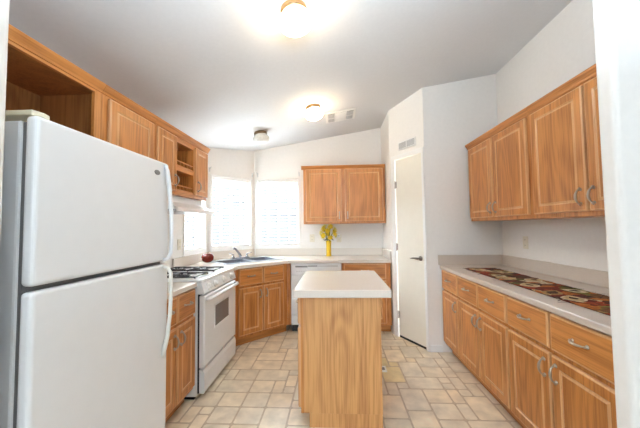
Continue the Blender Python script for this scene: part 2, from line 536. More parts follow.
# ------------------------------------------------------------------ pantry door
q, a = local(P1, P0, 0, 0)
dr = bpy.data.objects.new('door_1', None); col.objects.link(dr); dr.location = q; dr.rotation_euler = (0, 0, a)
struct(dr, 'plain cream pantry door with a dark lever handle', 'door')
MB().box(DL0, DL1, 0.004, 0.038, 0.028, DTOP, DOORP, 0.002).build('door_leaf', dr)
m = MB()
m.box(DL0 - 0.062, DL0 - 0.004, -0.014, -0.001, 0.002, DTOP + 0.055, TRIM, 0.003)
m.box(DL1 + 0.004, PLEN - 0.001, -0.014, -0.001, 0.002, DTOP + 0.055, TRIM, 0.003)
m.box(DL0 - 0.0035, DL1 + 0.0035, -0.014, -0.001, DTOP + 0.005, DTOP + 0.055, TRIM, 0.003)
m.build('door_casing', dr)
for zz in (1.84, 1.08, 0.27):
    m = MB(); m.tube([(DL0 - 0.004, -0.006, zz - 0.045), (DL0 - 0.004, -0.006, zz + 0.045)], 0.006, NICKEL, 8)
    m.box(DL0, DL0 + 0.014, 0.0005, 0.0038, zz - 0.04, zz + 0.04, NICKEL)
    m.build('hinge', dr)
m = MB(); hx = DL1 - 0.055
m.lathe([(0.026, 0.0), (0.027, 0.006), (0.020, 0.011), (0.011, 0.013), (0.010, 0.045), (0.012, 0.052)], NICKEL, 20, (hx, 0.0035, 0.975), '-y')
m.tube([(hx, -0.045, 0.975), (hx - 0.03, -0.048, 0.976), (hx - 0.075, -0.046, 0.974), (hx - 0.11, -0.040, 0.968)], [0.011, 0.010, 0.008, 0.006], NICKEL, 10)
m.build('lever_handle', dr)
MB().box(DL1 - 0.002, DL1 + 0.0065, -0.0005, 0.003, 0.92, 1.03, NICKEL).build('strike_plate', dr)
MB().box(DL0, DL1, 0.010, 0.036, 0.0005, 0.026, BLACK).build('threshold', dr)   # black block painting in the shade of the gap under the leaf

t = thing('wall_vent', 'white two-panel return-air vent above the pantry door', 'vent', q, a)
s0, s1, z0, z1 = PLEN - 0.395, PLEN - 0.115, 2.245, 2.345
m = MB(); m.box(s0, s1, -0.012, -0.001, z0, z1, TRIM, 0.004); m.build('frame', t)
for i in range(2):
    xa = s0 + 0.014 + i * (s1 - s0 - 0.014) / 2
    m = MB(); xb = xa + (s1 - s0 - 0.042) / 2
    m.box(xa, xb, -0.0135, -0.0122, z0 + 0.014, z1 - 0.014, GREY)
    for j in range(6):
        zz = z0 + 0.018 + j * (z1 - z0 - 0.036) / 5
        m.box(xa, xb, -0.0165, -0.0136, zz - 0.002, zz + 0.002, LINEG)
    m.build('grille', t)

# baseboards
m = MB(); m.box(0.985, 1.112, FY - 0.012, FY - 0.001, 0.001, 0.075, TRIM, 0.003)
struct(m.build('baseboard_right'), 'short white baseboard between pantry door and right-hand cabinets', 'baseboard')
m = MB(); m.box(PX - 0.012, PX - 0.001, 3.672, 3.70, 0.001, 0.075, TRIM, 0.003)
struct(m.build('baseboard_pantry'), 'tiny white baseboard left of the pantry door casing', 'baseboard')

# ------------------------------------------------------------------ cabinets
T = 0.020


def pull(parent, x, z, vertical=True, L=0.082, y=-T - 0.002):
    """arched bail pull on a door or drawer front"""
    m = MB()
    d = Vector((0, 0, L / 2)) if vertical else Vector((L / 2, 0, 0))
    c = Vector((x, y, z))
    for s in (-1, 1):
        p = c + d * s
        m.lathe([(0.009, 0.0), (0.010, 0.002), (0.006, 0.004), (0.005, 0.011), (0.0065, 0.014)], PULL, 12, p, '-y')
    pts = arc(c - d + Vector((0, -0.012, 0)), c + d + Vector((0, -0.012, 0)), (0, -0.020, 0), 10)
    k = len(pts)
    m.tube(pts, [0.0038 + 0.0032 * math.sin(PI * i / (k - 1)) for i in range(k)], PULL, 8)
    for s in (-1, 1):      # scrolled tails past each post
        e = d.normalized() * s
        p = c + d * s + Vector((0, -0.012, 0))
        m.tube([p, p + e * 0.008 + Vector((0, 0.003, 0)), p + e * 0.013 + Vector((0, 0.009, 0))], [0.004, 0.0045, 0.002], PULL, 6)
    return m.build('handle', parent)


def cab_door(parent, x0, x1, z0, z1, handle=None, hz=None, y=-0.002, rail=0.052, name='door'):
    m = MB()
    yf = y - T
    m.rings(x0, x1, z0, z1, [(0, y, OAKZ), (0, yf + 0.005, OAKLT), (0.006, yf, OAKLT), (0.009, yf, OAKLT), (rail, yf, OAKZ), (rail + 0.007, yf + 0.006, OAKLT),
                             (rail + 0.019, yf + 0.001, OAKLT), (rail + 0.022, yf + 0.0005, OAKZ)], OAKZ)
    o = m.build(name, parent)
    if handle is not None:
        pull(o, handle, hz)
    return o


def cab_drawer(parent, x0, x1, z0, z1, handle=True, y=-0.002):
    m = MB(); yf = y - T
    m.rings(x0, x1, z0, z1, [(0, y, OAKX), (0, yf + 0.006, OAKLT), (0.007, yf, OAKLT), (0.012, yf, OAKLT)], OAKX)
    o = m.build('drawer', parent)
    if handle:
        pull(o, (x0 + x1) / 2, (z0 + z1) / 2 + 0.01, False)
    return o


def base_cab(label, loc, rot, w_, depth, fronts, group=None, drawer=(0.678, 0.866), door=(0.128, 0.652), top=0.875, cat='cabinet', name='base_cabinet'):
    """fronts: list of (x0, x1, handle side) columns, each a drawer over a door"""
    t = thing(name, label, cat, loc, rot, group)
    m = MB(); m.box(0, w_, 0, depth, 0.10, top, OAKZ, 0.0015, 1); m.build('body', t)
    MB().box(0.0, w_, 0.07, depth - 0.01, 0.0, 0.0998, OAKX).build('toe_kick', t)
    for x0, x1, side in fronts:
        cab_drawer(t, x0, x1, *drawer)
        hx_ = {'r': x1 - 0.034, 'l': x0 + 0.034}[side]
        cab_door(t, x0, x1, *door, handle=hx_, hz=door[1] - 0.085)
    return t


# right-hand run (faces -X); local x runs towards the camera
RF = 1.137
G = 'oak base cabinets under the right-hand counter'
R90 = -PI / 2
base_cab('narrow single-door oak base cabinet at the far end of the right-hand counter', (RF, 3.152, 0), R90, 0.398, 0.62, [(0.014, 0.390, 'r')], G)
base_cab('middle two-door oak base cabinet of the right-hand run', (RF, 2.752, 0), R90, 0.762, 0.62, [(0.008, 0.374, 'r'), (0.388, 0.754, 'l')], G)
base_cab('two-door oak base cabinet of the right-hand run nearest the white wall end', (RF, 1.988, 0), R90, 0.79, 0.62, [(0.008, 0.374, 'r'), (0.388, 0.766, 'l')], G)

# countertop of the right-hand run
t = thing('countertop', 'long beige laminate countertop with the leaf runner on it', 'countertop', (0, 0, 0))
m = MB(); m.box(1.104, 1.766, 1.19, 3.158, 0.8765, 0.914, LAM, 0.006); m.build('slab', t)
m = MB(); m.box(1.748, 1.767, 1.19, 3.158, 0.9145, 1.020, LAM, 0.003); m.box(1.090, 1.7475, 3.139, 3.159, 0.9145, 1.020, LAM, 0.003); m.build('backsplash', t)


# wall cabinets
def crown(parent, x0, x1, top, depth, ends=(True, True)):
    m = MB()
    prof = [(0.004, top - 0.05), (-0.006, top - 0.048), (-0.010, top - 0.036), (-0.022, top - 0.018), (-0.026, top - 0.012), (-0.030, top - 0.002), (-0.030, top), (0.004, top)]
    m.prism(prof, x0 - (0.026 if ends[0] else 0), x1 + (0.026 if ends[1] else 0), OAKX, axis='x')
    for k, e in enumerate(ends):
        if e:
            xa = x0 if k == 0 else x1; s = -1 if k == 0 else 1
            m.prism([(xa + s * 0.001, top - 0.05), (xa + s * 0.012, top - 0.036), (xa + s * 0.026, top - 0.012), (xa + s * 0.026, top), (xa + s * 0.001, top)], 0.0045, depth, OAKX, axis='y')
    return m.build('crown_moulding', parent)


def upper_cab(label, loc, rot, w_, depth, z0, z1, doors, group=None, ends=(True, True), dz=(0.03, 0.06)):
    t = thing('wall_cabinet', label, 'cabinet', loc, rot, group)
    m = MB(); m.box(0, w_, 0, depth, z0, z1 - 0.0, OAKZ, 0.0015, 1); m.build('body', t)
    for x0, x1, side in doors:
        hx_ = {'r': x1 - 0.034, 'l': x0 + 0.034, None: None}[side]
        cab_door(t, x0, x1, z0 + dz[0], z1 - dz[1], hx_, z0 + dz[0] + 0.085 if side else None)
    crown(t, x0=0, x1=w_, top=z1 + 0.004, depth=depth, ends=ends)
    return t


GU = 'oak wall cabinets over the right-hand counter'
UF = 1.442
upper_cab('far oak wall cabinet over the right-hand counter with two narrow doors', (UF, 3.133, 0), R90, 0.972, 0.325, 1.375, 2.190, [(0.02, 0.462, 'r'), (0.482, 0.935, 'l')], GU, (True, False))
upper_cab('near oak wall cabinet over the right-hand counter, cut off by the white wall end', (UF, 2.159, 0), R90, 0.955, 0.325, 1.375, 2.190, [(0.022, 0.458, 'r'), (0.476, 0.925, 'l')], GU, (False, False))

# back run
upper_cab('two-door oak wall cabinet on the back wall above the yellow flowers', (-0.437, 3.975, 0), 0, 1.128, 0.322, 1.378, 2.180, [(0.035, 0.530, 'r'), (0.575, 1.095, 'l')], None, (True, False), (0.03, 0.045))

# left run (faces +X); local x runs away from the camera
L90 = PI / 2
UL = -1.372
G3 = 'oak wall cabinets on the left wall'
# open niche over the refrigerator
t = thing('wall_cabinet', 'open oak cabinet niche above the refrigerator', 'cabinet', (UL, 0.83, 0), L90, G3)
wN = 0.748
m = MB()
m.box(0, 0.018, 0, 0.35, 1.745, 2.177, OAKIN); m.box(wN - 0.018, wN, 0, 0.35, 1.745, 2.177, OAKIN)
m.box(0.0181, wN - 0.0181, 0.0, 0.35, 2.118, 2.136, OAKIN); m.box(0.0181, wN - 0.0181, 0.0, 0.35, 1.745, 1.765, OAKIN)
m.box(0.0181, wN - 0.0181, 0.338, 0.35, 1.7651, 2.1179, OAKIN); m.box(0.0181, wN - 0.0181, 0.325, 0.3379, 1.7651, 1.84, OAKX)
m.build('body', t)
m = MB()
m.box(0, 0.045, -0.019, -0.0002, 1.745, 2.177, OAKZ); m.box(wN - 0.045, wN, -0.019, -0.0002, 1.745, 2.177, OAKZ)
m.box(0.0451, wN - 0.0451, -0.019, -0.0002, 2.118, 2.177, OAKX); m.box(0.0451, wN - 0.0451, -0.019, -0.0002, 1.745, 1.765, OAKX)
m.build('face_frame', t)
cr = crown(t, 0, wN, 2.181, 0.35, (False, False)); cr.location = (0, -0.0195, 0)

upper_cab('single-door oak wall cabinet between the open niche and the spice shelves', (UL + 0.019, 1.580, 0), L90, 0.495, 0.37, 1.625, 2.177, [(0.045, 0.465, None)], G3, (False, False))

# door / spice shelves / door
t = thing('wall_cabinet', 'oak wall cabinet over the range hood with open spice shelves between two doors', 'cabinet', (UL + 0.019, 2.077, 0), L90, G3)
W3, D3, Z0, Z1 = 0.880, 0.37, 1.625, 2.177
xa, xb = 0.283, 0.590
m = MB()
m.box(0, xa, 0, D3, Z0, Z1, OAKZ, 0.001, 1); m.box(xb, W3, 0, D3, Z0, Z1, OAKZ, 0.001, 1)
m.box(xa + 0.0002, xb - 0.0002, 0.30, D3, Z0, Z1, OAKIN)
m.build('body', t)
for za_, zb_, nm in ((Z0, 1.672, 'shelf'), (1.838, 1.885, 'shelf'), (2.085, Z1, 'top_rail')):
    MB().box(xa + 0.0002, xb - 0.0002, 0, 0.2998, za_, zb_, OAKX).build(nm, t)
for zb in (1.6721, 1.8851):
    m = MB()
    m.box(xa + 0.001, xb - 0.001, 0.004, 0.014, zb + 0.036, zb + 0.046, OAKX)
    m.box(xa + 0.001, xb - 0.001, 0.004, 0.014, zb, zb + 0.006, OAKX)
    for i in range(5):
        xx = xa + 0.03 + i * (xb - xa - 0.06) / 4
        m.lathe([(0.004, 0.006), (0.0065, 0.012), (0.004, 0.018), (0.0065, 0.024), (0.004, 0.036)], OAKX, 8, (xx, 0.009, zb))
    m.build('gallery_rail', t)
cab_door(t, 0.014, 0.278, Z0 + 0.028, Z1 - 0.06, 0.244, Z0 + 0.115, rail=0.045)
cab_door(t, 0.612, W3 - 0.012, Z0 + 0.028, Z1 - 0.06, 0.646, Z0 + 0.115, rail=0.045)
crown(t, 0, W3, 2.181, D3, (False, True))

# base cabinet and counter between refrigerator and range
LF = -1.117
base_cab('two-door oak base cabinet between the refrigerator and the range', (LF, 1.720, 0), L90, 0.508, 0.60, [(0.016, 0.236, 'r'), (0.250, 0.498, 'l')], 'oak base cabinets along the left and back walls')
t = thing('countertop', 'short laminate countertop between the refrigerator and the range', 'countertop')
m = MB(); m.box(-1.715, -1.088, 1.66, 2.229, 0.8765, 0.914, LAM_LIT, 0.006); m.build('slab', t)
m = MB(); m.box(-1.716, -1.698, 1.66, 2.229, 0.9145, 1.02, LAM_LIT, 0.003); m.build('backsplash', t)

# corner sink cabinet: diagonal front, filler to the range, filler to the dishwasher
S2 = math.sqrt(0.5)
DA = Vector((-1.117, 3.190)); DB = Vector((-0.622, 3.685)); DW = (DB - DA).length
t = thing('sink_cabinet', 'slanting two-door oak corner cabinet under the sink', 'cabinet', (DA.x, DA.y, 0), PI / 4, 'oak base cabinets along the left and back walls')
m = MB(); m.box(0, DW, 0, 0.02, 0.10, 0.875, OAKZ)


def loc_d(P):
    d = Vector(P) - DA
    return (d.x * S2 + d.y * S2, -d.x * S2 + d.y * S2)


def quadwall(m_, A, B, th, z0, z1, mt):
    a_, b_ = Vector(loc_d(A)), Vector(loc_d(B)); d = (b_ - a_).normalized(); n_ = Vector((-d.y, d.x)) * th
    m_.prism([tuple(a_), tuple(b_), tuple(b_ + n_), tuple(a_ + n_)], z0, z1, mt)


quadwall(m, (-1.117, 2.958), (-1.117, 3.189), 0.018, 0.10, 0.875, OAKZ)
quadwall(m, (-0.621, 3.685), (-0.582, 3.685), 0.018, 0.10, 0.875, OAKZ)
quadwall(m, (-0.582, 3.686), (-0.582, 4.26), 0.016, 0.10, 0.875, OAKZ)
quadwall(m, (-1.70, 2.958), (-1.118, 2.958), 0.016, 0.10, 0.875, OAKZ)
m.build('body', t)
m = MB(); m.box(-0.028, DW + 0.028, 0.068, 0.086, 0.0, 0.0998, OAKX)
quadwall(m, (-1.185, 2.958), (-1.185, 3.205), 0.018, 0, 0.0998, OAKX)
m.build('toe_kick', t)
for x0, x1, s in ((0.030, 0.330, 'r'), (0.346, 0.632, 'l')):
    cab_drawer(t, x0, x1, 0.678, 0.866)
    cab_door(t, x0, x1, 0.128, 0.652, x1 - 0.034 if s == 'r' else x0 + 0.034, 0.565)

# L-shaped countertop with the sink cut-out
t = thing('countertop', 'L-shaped pale laminate countertop running around the corner sink', 'countertop')
SC = Vector((-1.150, 3.720)); sd = Vector((S2, S2)); sn_ = Vector((-S2, S2))   # sink centre, along, back


def sp_(a_, b_):
    q_ = SC + sd * a_ + sn_ * b_
    return (q_.x, q_.y)


outer = [(-1.715, 2.957), (-1.088, 2.957), (-1.088, 3.178), (-0.608, 3.658), (0.696, 3.658), (0.696, 4.296), (-1.223, 4.296), (-1.715, 3.775)]
hw, hd = 0.385, 0.235
inner = [sp_(-hw, -hd), sp_(hw, -hd), sp_(hw, hd), sp_(-hw, hd)]
m = MB()
es = []
loops = []
for z in (0.914, 0.8765):
    for lp in (outer, inner):
        vs_ = [m.bm.verts.new((x, y, z)) for x, y in lp]; loops.append(vs_)
        ed = [m.bm.edges.new((vs_[i], vs_[(i + 1) % len(vs_)])) for i in range(len(vs_))]
        es.append(ed)
bmesh.ops.triangle_fill(m.bm, edges=es[0] + es[1], use_beauty=True)
bmesh.ops.triangle_fill(m.bm, edges=es[2] + es[3], use_beauty=True)
for a_, b_ in ((0, 2), (1, 3)):
    A, B = loops[a_], loops[b_]
    for i in range(len(A)):
        m.bm.faces.new((A[i], A[(i + 1) % len(A)], B[(i + 1) % len(A)], B[i]))
for f in m.bm.faces:
    f.material_index = m.mi(LAM_LIT)
m.build('slab', t)
m = MB()
m.box(-1.716, -1.698, 2.957, 3.766, 0.9145, 1.02, LAM_LIT, 0.002)
d = (Vector((-1.22, BY)) - Vector((LX, 3.77))).normalized(); n_ = Vector((d.y, -d.x))
A_ = Vector((LX, 3.77)) + n_ * 0.002 + d * 0.012; B_ = Vector((-1.22, BY)) + n_ * 0.002 - d * 0.012
m.prism([tuple(A_), tuple(A_ + n_ * 0.018), tuple(B_ + n_ * 0.018), tuple(B_)], 0.9145, 1.02, LAM_LIT)
m.box(-1.20, 0.696, 4.279, 4.297, 0.9145, 1.02, LAM_LIT, 0.002)
m.box(0.679, 0.697, 3.664, 4.278, 0.9145, 1.02, LAM_LIT, 0.002)
m.build('backsplash', t)

# double-bowl sink
t = thing('kitchen_sink', 'double-bowl stainless steel sink set into the corner countertop', 'sink', (SC.x, SC.y, 0.915), PI / 4)
m = MB(); ow, odp = 0.415, 0.262


def frame_strip(x0, x1, y0, y1):
    m.box(x0, x1, y0, y1, 0.0, 0.006, STEEL, 0.002)


frame_strip(-ow, ow, -odp, -0.215); frame_strip(-ow, ow, 0.150, odp)
frame_strip(-ow, -0.365, -0.2149, 0.1499); frame_strip(0.365, ow, -0.2149, 0.1499); frame_strip(-0.018, 0.018, -0.2149, 0.1499)
m.build('rim', t)
for x0, x1 in ((-0.365, -0.018), (0.018, 0.365)):
    m = MB(); yb0, yb1, zb = -0.215, 0.150, -0.15; th = 0.002
    top = [(x0, yb0), (x1, yb0), (x1, yb1), (x0, yb1)]; bot = [(x0 + 0.03, yb0 + 0.03), (x1 - 0.03, yb0 + 0.03), (x1 - 0.03, yb1 - 0.03), (x0 + 0.03, yb1 - 0.03)]
    A = [m.bm.verts.new((x, y, 0.0)) for x, y in top]; B = [m.bm.verts.new((x, y, zb + 0.02)) for x, y in [(x0 + 0.008, yb0 + 0.008), (x1 - 0.008, yb0 + 0.008), (x1 - 0.008, yb1 - 0.008), (x0 + 0.008, yb1 - 0.008)]]
    Cc = [m.bm.verts.new((x, y, zb)) for x, y in bot]
    for P_, Q_ in ((A, B), (B, Cc)):
        for i in range(4):
            m.bm.faces.new((P_[i], P_[(i + 1) % 4], Q_[(i + 1) % 4], Q_[i]))
    m.bm.faces.new(Cc)
    for f in m.bm.faces:
        f.material_index = m.mi(STEEL); f.normal_flip()
    o = m.build('bowl', t, fix=False)
    m = MB(); m.lathe([(0.04, zb + 0.0005), (0.04, zb + 0.003), (0.02, zb + 0.003)], CHROME, 16, ((x0 + x1) / 2, -0.03, 0)); m.build('drain', o)

# faucet standing on the rear ledge of the sink
fx, fy = sp_(0.0, 0.205)
t = thing('faucet', 'chrome two-handle faucet on the rear ledge of the sink', 'faucet', (fx, fy, 0.9215), PI / 4)
m = MB(); m.box(-0.13, 0.13, -0.028, 0.028, 0, 0.018, CHROME, 0.006); m.build('base_plate', t)
m = MB(); m.tube([(0, 0, 0.018), (0, -0.002, 0.045), (-0.02, -0.012, 0.068), (-0.07, -0.045, 0.115), (-0.115, -0.075, 0.150), (-0.128, -0.083, 0.152), (-0.134, -0.087, 0.135)], [0.020, 0.018, 0.016, 0.014, 0.013, 0.013, 0.013], CHROME, 12); m.build('spout', t)
for s in (-1, 1):
    m = MB(); m.lathe([(0.022, 0.018), (0.020, 0.03), (0.012, 0.05), (0.014, 0.058), (0.004, 0.066)], CHROME, 16, (s * 0.1, 0, 0))
    m.tube([(s * 0.1, 0, 0.058), (s * 0.135, -0.012, 0.072), (s * 0.165, -0.02, 0.078)], [0.007, 0.006, 0.005], CHROME, 8); m.build('handle', t)

# dishwasher
t = thing('dishwasher', 'white dishwasher under the back counter between oak cabinets', 'dishwasher', (-0.574, 3.690, 0))
wD = 0.642
m = MB(); m.box(0, wD, 0.0, 0.58, 0.10, 0.872, APPL); m.build('body', t)
m = MB(); m.box(0.0, wD, 0.06, 0.5, 0.0, 0.0995, BLACK); m.build('toe_kick', t)
m = MB(); m.box(0.002, wD - 0.002, -0.028, -0.0005, 0.735, 0.868, APPL, 0.006); o = m.build('control_panel', t)
m = MB(); m.box(0.06, 0.215, -0.0295, -0.0282, 0.826, 0.846, SLOT); m.box(0.22, 0.34, -0.0295, -0.0282, 0.834, 0.850, SLOT); m.box(0.345, 0.60, -0.0295, -0.0282, 0.832, 0.848, LINEG); m.build('vent_slot', o)
m = MB()
for xx in (0.07, 0.10, 0.13, 0.16):
    m.box(xx, xx + 0.02, -0.031, -0.0282, 0.770, 0.782, LINEG, 0.001)
m.build('button', o)
m = MB(); m.box(0.002, wD - 0.002, -0.024, -0.0005, 0.235, 0.728, APPL, 0.006); m.build('door', t)
m = MB(); m.box(0.002, wD - 0.002, -0.018, -0.0005, 0.105, 0.226, APPL, 0.004); m.build('access_panel', t)

# cabinet right of the dishwasher
base_cab('oak base cabinet in the back corner behind the island, next to the pantry', (0.080, 3.687, 0), 0, 0.606, 0.60, [(0.02, 0.545, 'l')], 'oak base cabinets along the left and back walls')

# ------------------------------------------------------------------ refrigerator
t = thing('refrigerator', 'tall white top-freezer refrigerator at the left', 'refrigerator', (-0.95, 0.86, 0), L90)
WF = 0.738
m = MB(); m.box(0.0, WF, 0.056, 0.745, 0.03, 1.690, APPLS, 0.008); m.build('body', t)
m = MB(); m.box(0.008, WF - 0.008, 0.044, 0.0555, 0.12, 1.685, SLOT); m.build('gasket', t)
m = MB(); m.box(0.0, WF, 0.0, 0.0435, 1.155, 1.705, APPL, 0.014, 4); fd = m.build('freezer_door', t)
m = MB(); m.box(0.0, WF, 0.0, 0.0435, 0.115, 1.138, APPL, 0.014, 4); ld = m.build('refrigerator_door', t)
m = MB(); m.box(0.01, WF - 0.01, 0.02, 0.055, 0.03, 0.108, SLOT, 0.003); m.build('base_grille', t)
for xx in (0.06, WF - 0.06):
    for yy in (0.10, 0.68):
        MB().lathe([(0.02, 0), (0.02, 0.0298)], BLACK, 10, (xx, yy, 0)).build('foot', t)
hp = [(0.690, -0.002, 1.690), (0.693, -0.014, 1.66), (0.697, -0.026, 1.56), (0.700, -0.036, 1.42), (0.700, -0.040, 1.28), (0.698, -0.038, 1.20), (0.694, -0.024, 1.168), (0.690, -0.002, 1.163)]
m = MB(); m.tube(hp, [0.010, 0.012, 0.012, 0.011, 0.010, 0.010, 0.010, 0.010], APPL, 10); m.build('handle', fd)
hp = [(0.690, -0.002, 1.122), (0.694, -0.024, 1.118), (0.698, -0.038, 1.09), (0.700, -0.040, 0.98), (0.699, -0.035, 0.86), (0.697, -0.025, 0.75), (0.693, -0.012, 0.69), (0.690, -0.002, 0.64)]
m = MB(); m.tube(hp, [0.010, 0.010, 0.010, 0.010, 0.010, 0.011, 0.012, 0.010], HANDLE, 10); m.build('handle', ld)['label'] = 'slightly yellowed white handle'
m = MB()
m.lathe([(0.024, 0.0), (0.024, 0.002), (0.019, 0.0035)], SLOT, 20, (0, 0, 0), '-y')
o = m.build('badge', fd); o.location = (0.625, -0.0002, 1.637); o.scale = (1.0, 1, 0.55)
m = MB(); m.prism([(0.0, 0.02), (0.035, 0.012), (0.06, 0.02), (0.07, 0.05), (0.07, 0.26), (0.0, 0.26)], 1.7055, 1.724, CREAM, bev=0.004); m.build('hinge_cover', t)['label'] = 'cream plastic hinge cover'

# ------------------------------------------------------------------ gas range
t = thing('gas_range', 'white gas range with black grates standing beside the oak drawers', 'range', (-1.092, 2.235, 0), L90)
WR = 0.720
m = MB(); m.box(0, WR, 0.0, 0.615, 0.03, 0.899, APPL, 0.003); m.build('body', t)
m = MB(); m.box(0.02, WR - 0.02, 0.03, 0.6, 0.0, 0.0298, BLACK); m.build('base', t)
m = MB(); m.box(0, WR, -0.034, 0.618, 0.9005, 0.930, APPL, 0.008, 3); m.build('cooktop', t)
m = MB(); m.prism([(-0.0005, 0.815), (-0.050, 0.815), (-0.056, 0.822), (-0.034, 0.900), (-0.0005, 0.8998)], 0.001, WR - 0.001, APPL, axis='x'); cp = m.build('control_panel', t)
for xx in (0.10, 0.225, 0.42, 0.60):
    m = MB(); m.lathe([(0.031, -0.002), (0.031, 0.006), (0.022, 0.009), (0.019, 0.026), (0.016, 0.029)], KNOBW, 18, (0, 0, 0), '-y')
    m.box(-0.004, 0.004, -0.033, -0.026, -0.016, 0.016, KNOBW, 0.002)
    o = m.build('knob', cp); o.location = (xx, -0.0455, 0.860); o.rotation_euler = (-0.27, 0, 0)
m = MB(); m.box(0.012, WR - 0.012, -0.016, -0.0005, 0.05, 0.812, BLACK); m.build('door_gap', t)
m = MB(); yf = -0.056
m.rings(0.006, WR - 0.006, 0.245, 0.800, [(0, -0.0165, APPL), (0, yf + 0.008, APPL), (0.008, yf, APPL)], APPL)
od = m.build('oven_door', t)
m = MB(); m.rings(0.195, 0.535, 0.487, 0.690, [(0, yf - 0.0004, APPL), (0, yf - 0.004, APPL), (0.010, yf - 0.004, APPL), (0.016, yf - 0.001, APPL)], OVENG); m.build('oven_window', od)
m = MB(); m.tube([(0.035, yf + 0.002, 0.772), (0.04, yf - 0.030, 0.776), (0.08, yf - 0.045, 0.780), (WR / 2, yf - 0.052, 0.782), (WR - 0.08, yf - 0.045, 0.780), (WR - 0.04, yf - 0.030, 0.776), (WR - 0.035, yf + 0.002, 0.772)], 0.0155, APPL, 12); m.build('oven_handle', od)
m = MB(); m.prism([(-0.0165, 0.052), (-0.052, 0.052), (-0.057, 0.06), (-0.059, 0.195), (-0.047, 0.228), (-0.0165, 0.232)], 0.008, WR - 0.008, APPL, axis='x'); m.build('storage_drawer', t)
for gx in (0.175, 0.535):      # one long grate per side, each over two burners
    m = MB(); z_ = 0.941; r_ = 0.0075
    a0, a1, c0, c1 = gx - 0.115, gx + 0.115, 0.050, 0.545
    m.tube([(a0, c0, z_), (a1, c0, z_), (a1, c1, z_), (a0, c1, z_)], r_, IRON, 6, closed=True)
    m.tube([(a0, (c0 + c1) / 2, z_), (a1, (c0 + c1) / 2, z_)], r_, IRON, 6)
    for cy_ in (0.205, 0.435):
        for k in range(4):
            an = k * PI / 2 + PI / 4
            m.tube([(gx + 0.030 * math.cos(an), cy_ + 0.030 * math.sin(an), z_ + 0.004), (gx + 0.105 * math.cos(an), cy_ + 0.105 * math.sin(an), z_)], r_ * 0.85, IRON, 6)
        m.tube([(gx - 0.112, cy_, z_), (gx - 0.10, cy_, z_)], r_, IRON, 6); m.tube([(gx + 0.10, cy_, z_), (gx + 0.112, cy_, z_)], r_, IRON, 6)
    for xx in (a0, a1):
        for yy in (c0, (c0 + c1) / 2, c1):
            m.tube([(xx, yy, 0.931), (xx, yy, z_)], r_, IRON, 6)
    m.build('grate', t)
    for cy_ in (0.205, 0.435):
        m = MB(); m.lathe([(0.052, 0.9305), (0.054, 0.933), (0.040, 0.935), (0.038, 0.940), (0.030, 0.942), (0.010, 0.943)], IRON, 20, (gx, cy_, 0)); m.build('burner', t)

# range hood
t = thing('range_hood', 'white range hood under the spice-shelf cabinet, above the gas range', 'range hood', (-1.25, 2.225, 0), L90)
m = MB(); m.prism([(0.0, 1.478), (0.0, 1.508), (0.145, 1.566), (0.145, 1.6225), (0.462, 1.6225), (0.462, 1.478), (0.455, 1.478), (0.455, 1.495), (0.012, 1.495), (0.012, 1.478)], 0, WR, APPL, axis='x'); m.build('canopy', t)
m = MB(); m.box(0.03, WR - 0.03, 0.05, 0.42, 1.484, 1.4945, STEEL); m.build('filter', t)

# ------------------------------------------------------------------ island
t = thing('kitchen_island', 'small oak kitchen island with a pale laminate top in the middle of the floor', 'island', (0, 0, 0))
m = MB(); m.box(-0.288, 0.366, 1.930, 2.790, 0.862, 0.914, LAM_LIT, 0.006); m.build('worktop', t)
m = MB(); m.box(-0.224, 0.294, 1.962, 2.755, 0.10, 0.8615, ISL, 0.001, 1); m.box(-0.190, 0.294, 1.975, 2.745, 0.0, 0.0998, ISL); m.build('body', t)
m = MB(); m.box(-0.244, -0.2242, 1.962, 2.755, 0.10, 0.8615, OAKZ); m.build('face_frame', t)
for i, s in enumerate(('r', 'l')):      # doors on the side facing the range
    sub = bpy.data.objects.new('door', None)
    x0 = 0.02 + i * 0.385
    o = cab_door(t, x0, x0 + 0.37, 0.128, 0.652, x0 + (0.336 if s == 'r' else 0.034), 0.565)
    o.rotation_euler = (0, 0, R90); o.location = (-0.244, 2.755, 0)
    bpy.data.objects.remove(sub)
    o = cab_drawer(t, x0, x0 + 0.37, 0.678, 0.866); o.rotation_euler = (0, 0, R90); o.location = (-0.244, 2.755, 0)

# floor outlet beside the island
t = thing('floor_outlet', 'small white floor outlet plate beside the island on the yellow-stained tiles', 'outlet', (0.428, 2.775, 0))
m = MB(); m.box(-0.042, 0.028, -0.055, 0.055, 0.0005, 0.008, WPLAST, 0.003); m.build('plate', t)
m = MB(); m.prism([(-0.024, -0.026), (0.012, -0.026), (0.012, 0.018), (-0.004, 0.026)], 0.0082, 0.0098, SLOT); m.build('socket', t)

# ------------------------------------------------------------------ ceiling fixtures
TL = -math.atan(0.157)


def ceiling_lamp(label, x, y, lit):
    t = thing('ceiling_lamp', label, 'ceiling lamp', (x, y, ceilz(x) - 0.002), 0, 'flush ceiling lamps with round glass shades')
    t.rotation_euler = (0, TL, 0)
    m = MB(); m.lathe([(0.080, 0.0), (0.082, -0.004), (0.082, -0.028), (0.076, -0.033)], BRASS, 32); m.build('base', t)
    prof = [(0.075, -0.0335)]
    for i in range(1, 13):
        a_ = PI * i / 13 * 0.98 + 0.25 if False else 0.55 + (PI - 0.55) * i / 12.4
        prof.append((max(0.104 * math.sin(a_), 0.004), -0.085 + 0.060 * math.cos(a_)))
    m = MB(); m.lathe(prof, LIT if lit else FROST, 32); m.build('glass_shade', t)
    if not lit:
        return
    return t


ceiling_lamp('lit round ceiling lamp nearest the camera, high over the island', -0.235, 1.685, True)
ceiling_lamp('lit round ceiling lamp next to the ceiling air vent', -0.228, 3.12, True)
ceiling_lamp('unlit frosted ceiling lamp near the corner windows', -0.940, 3.585, False)

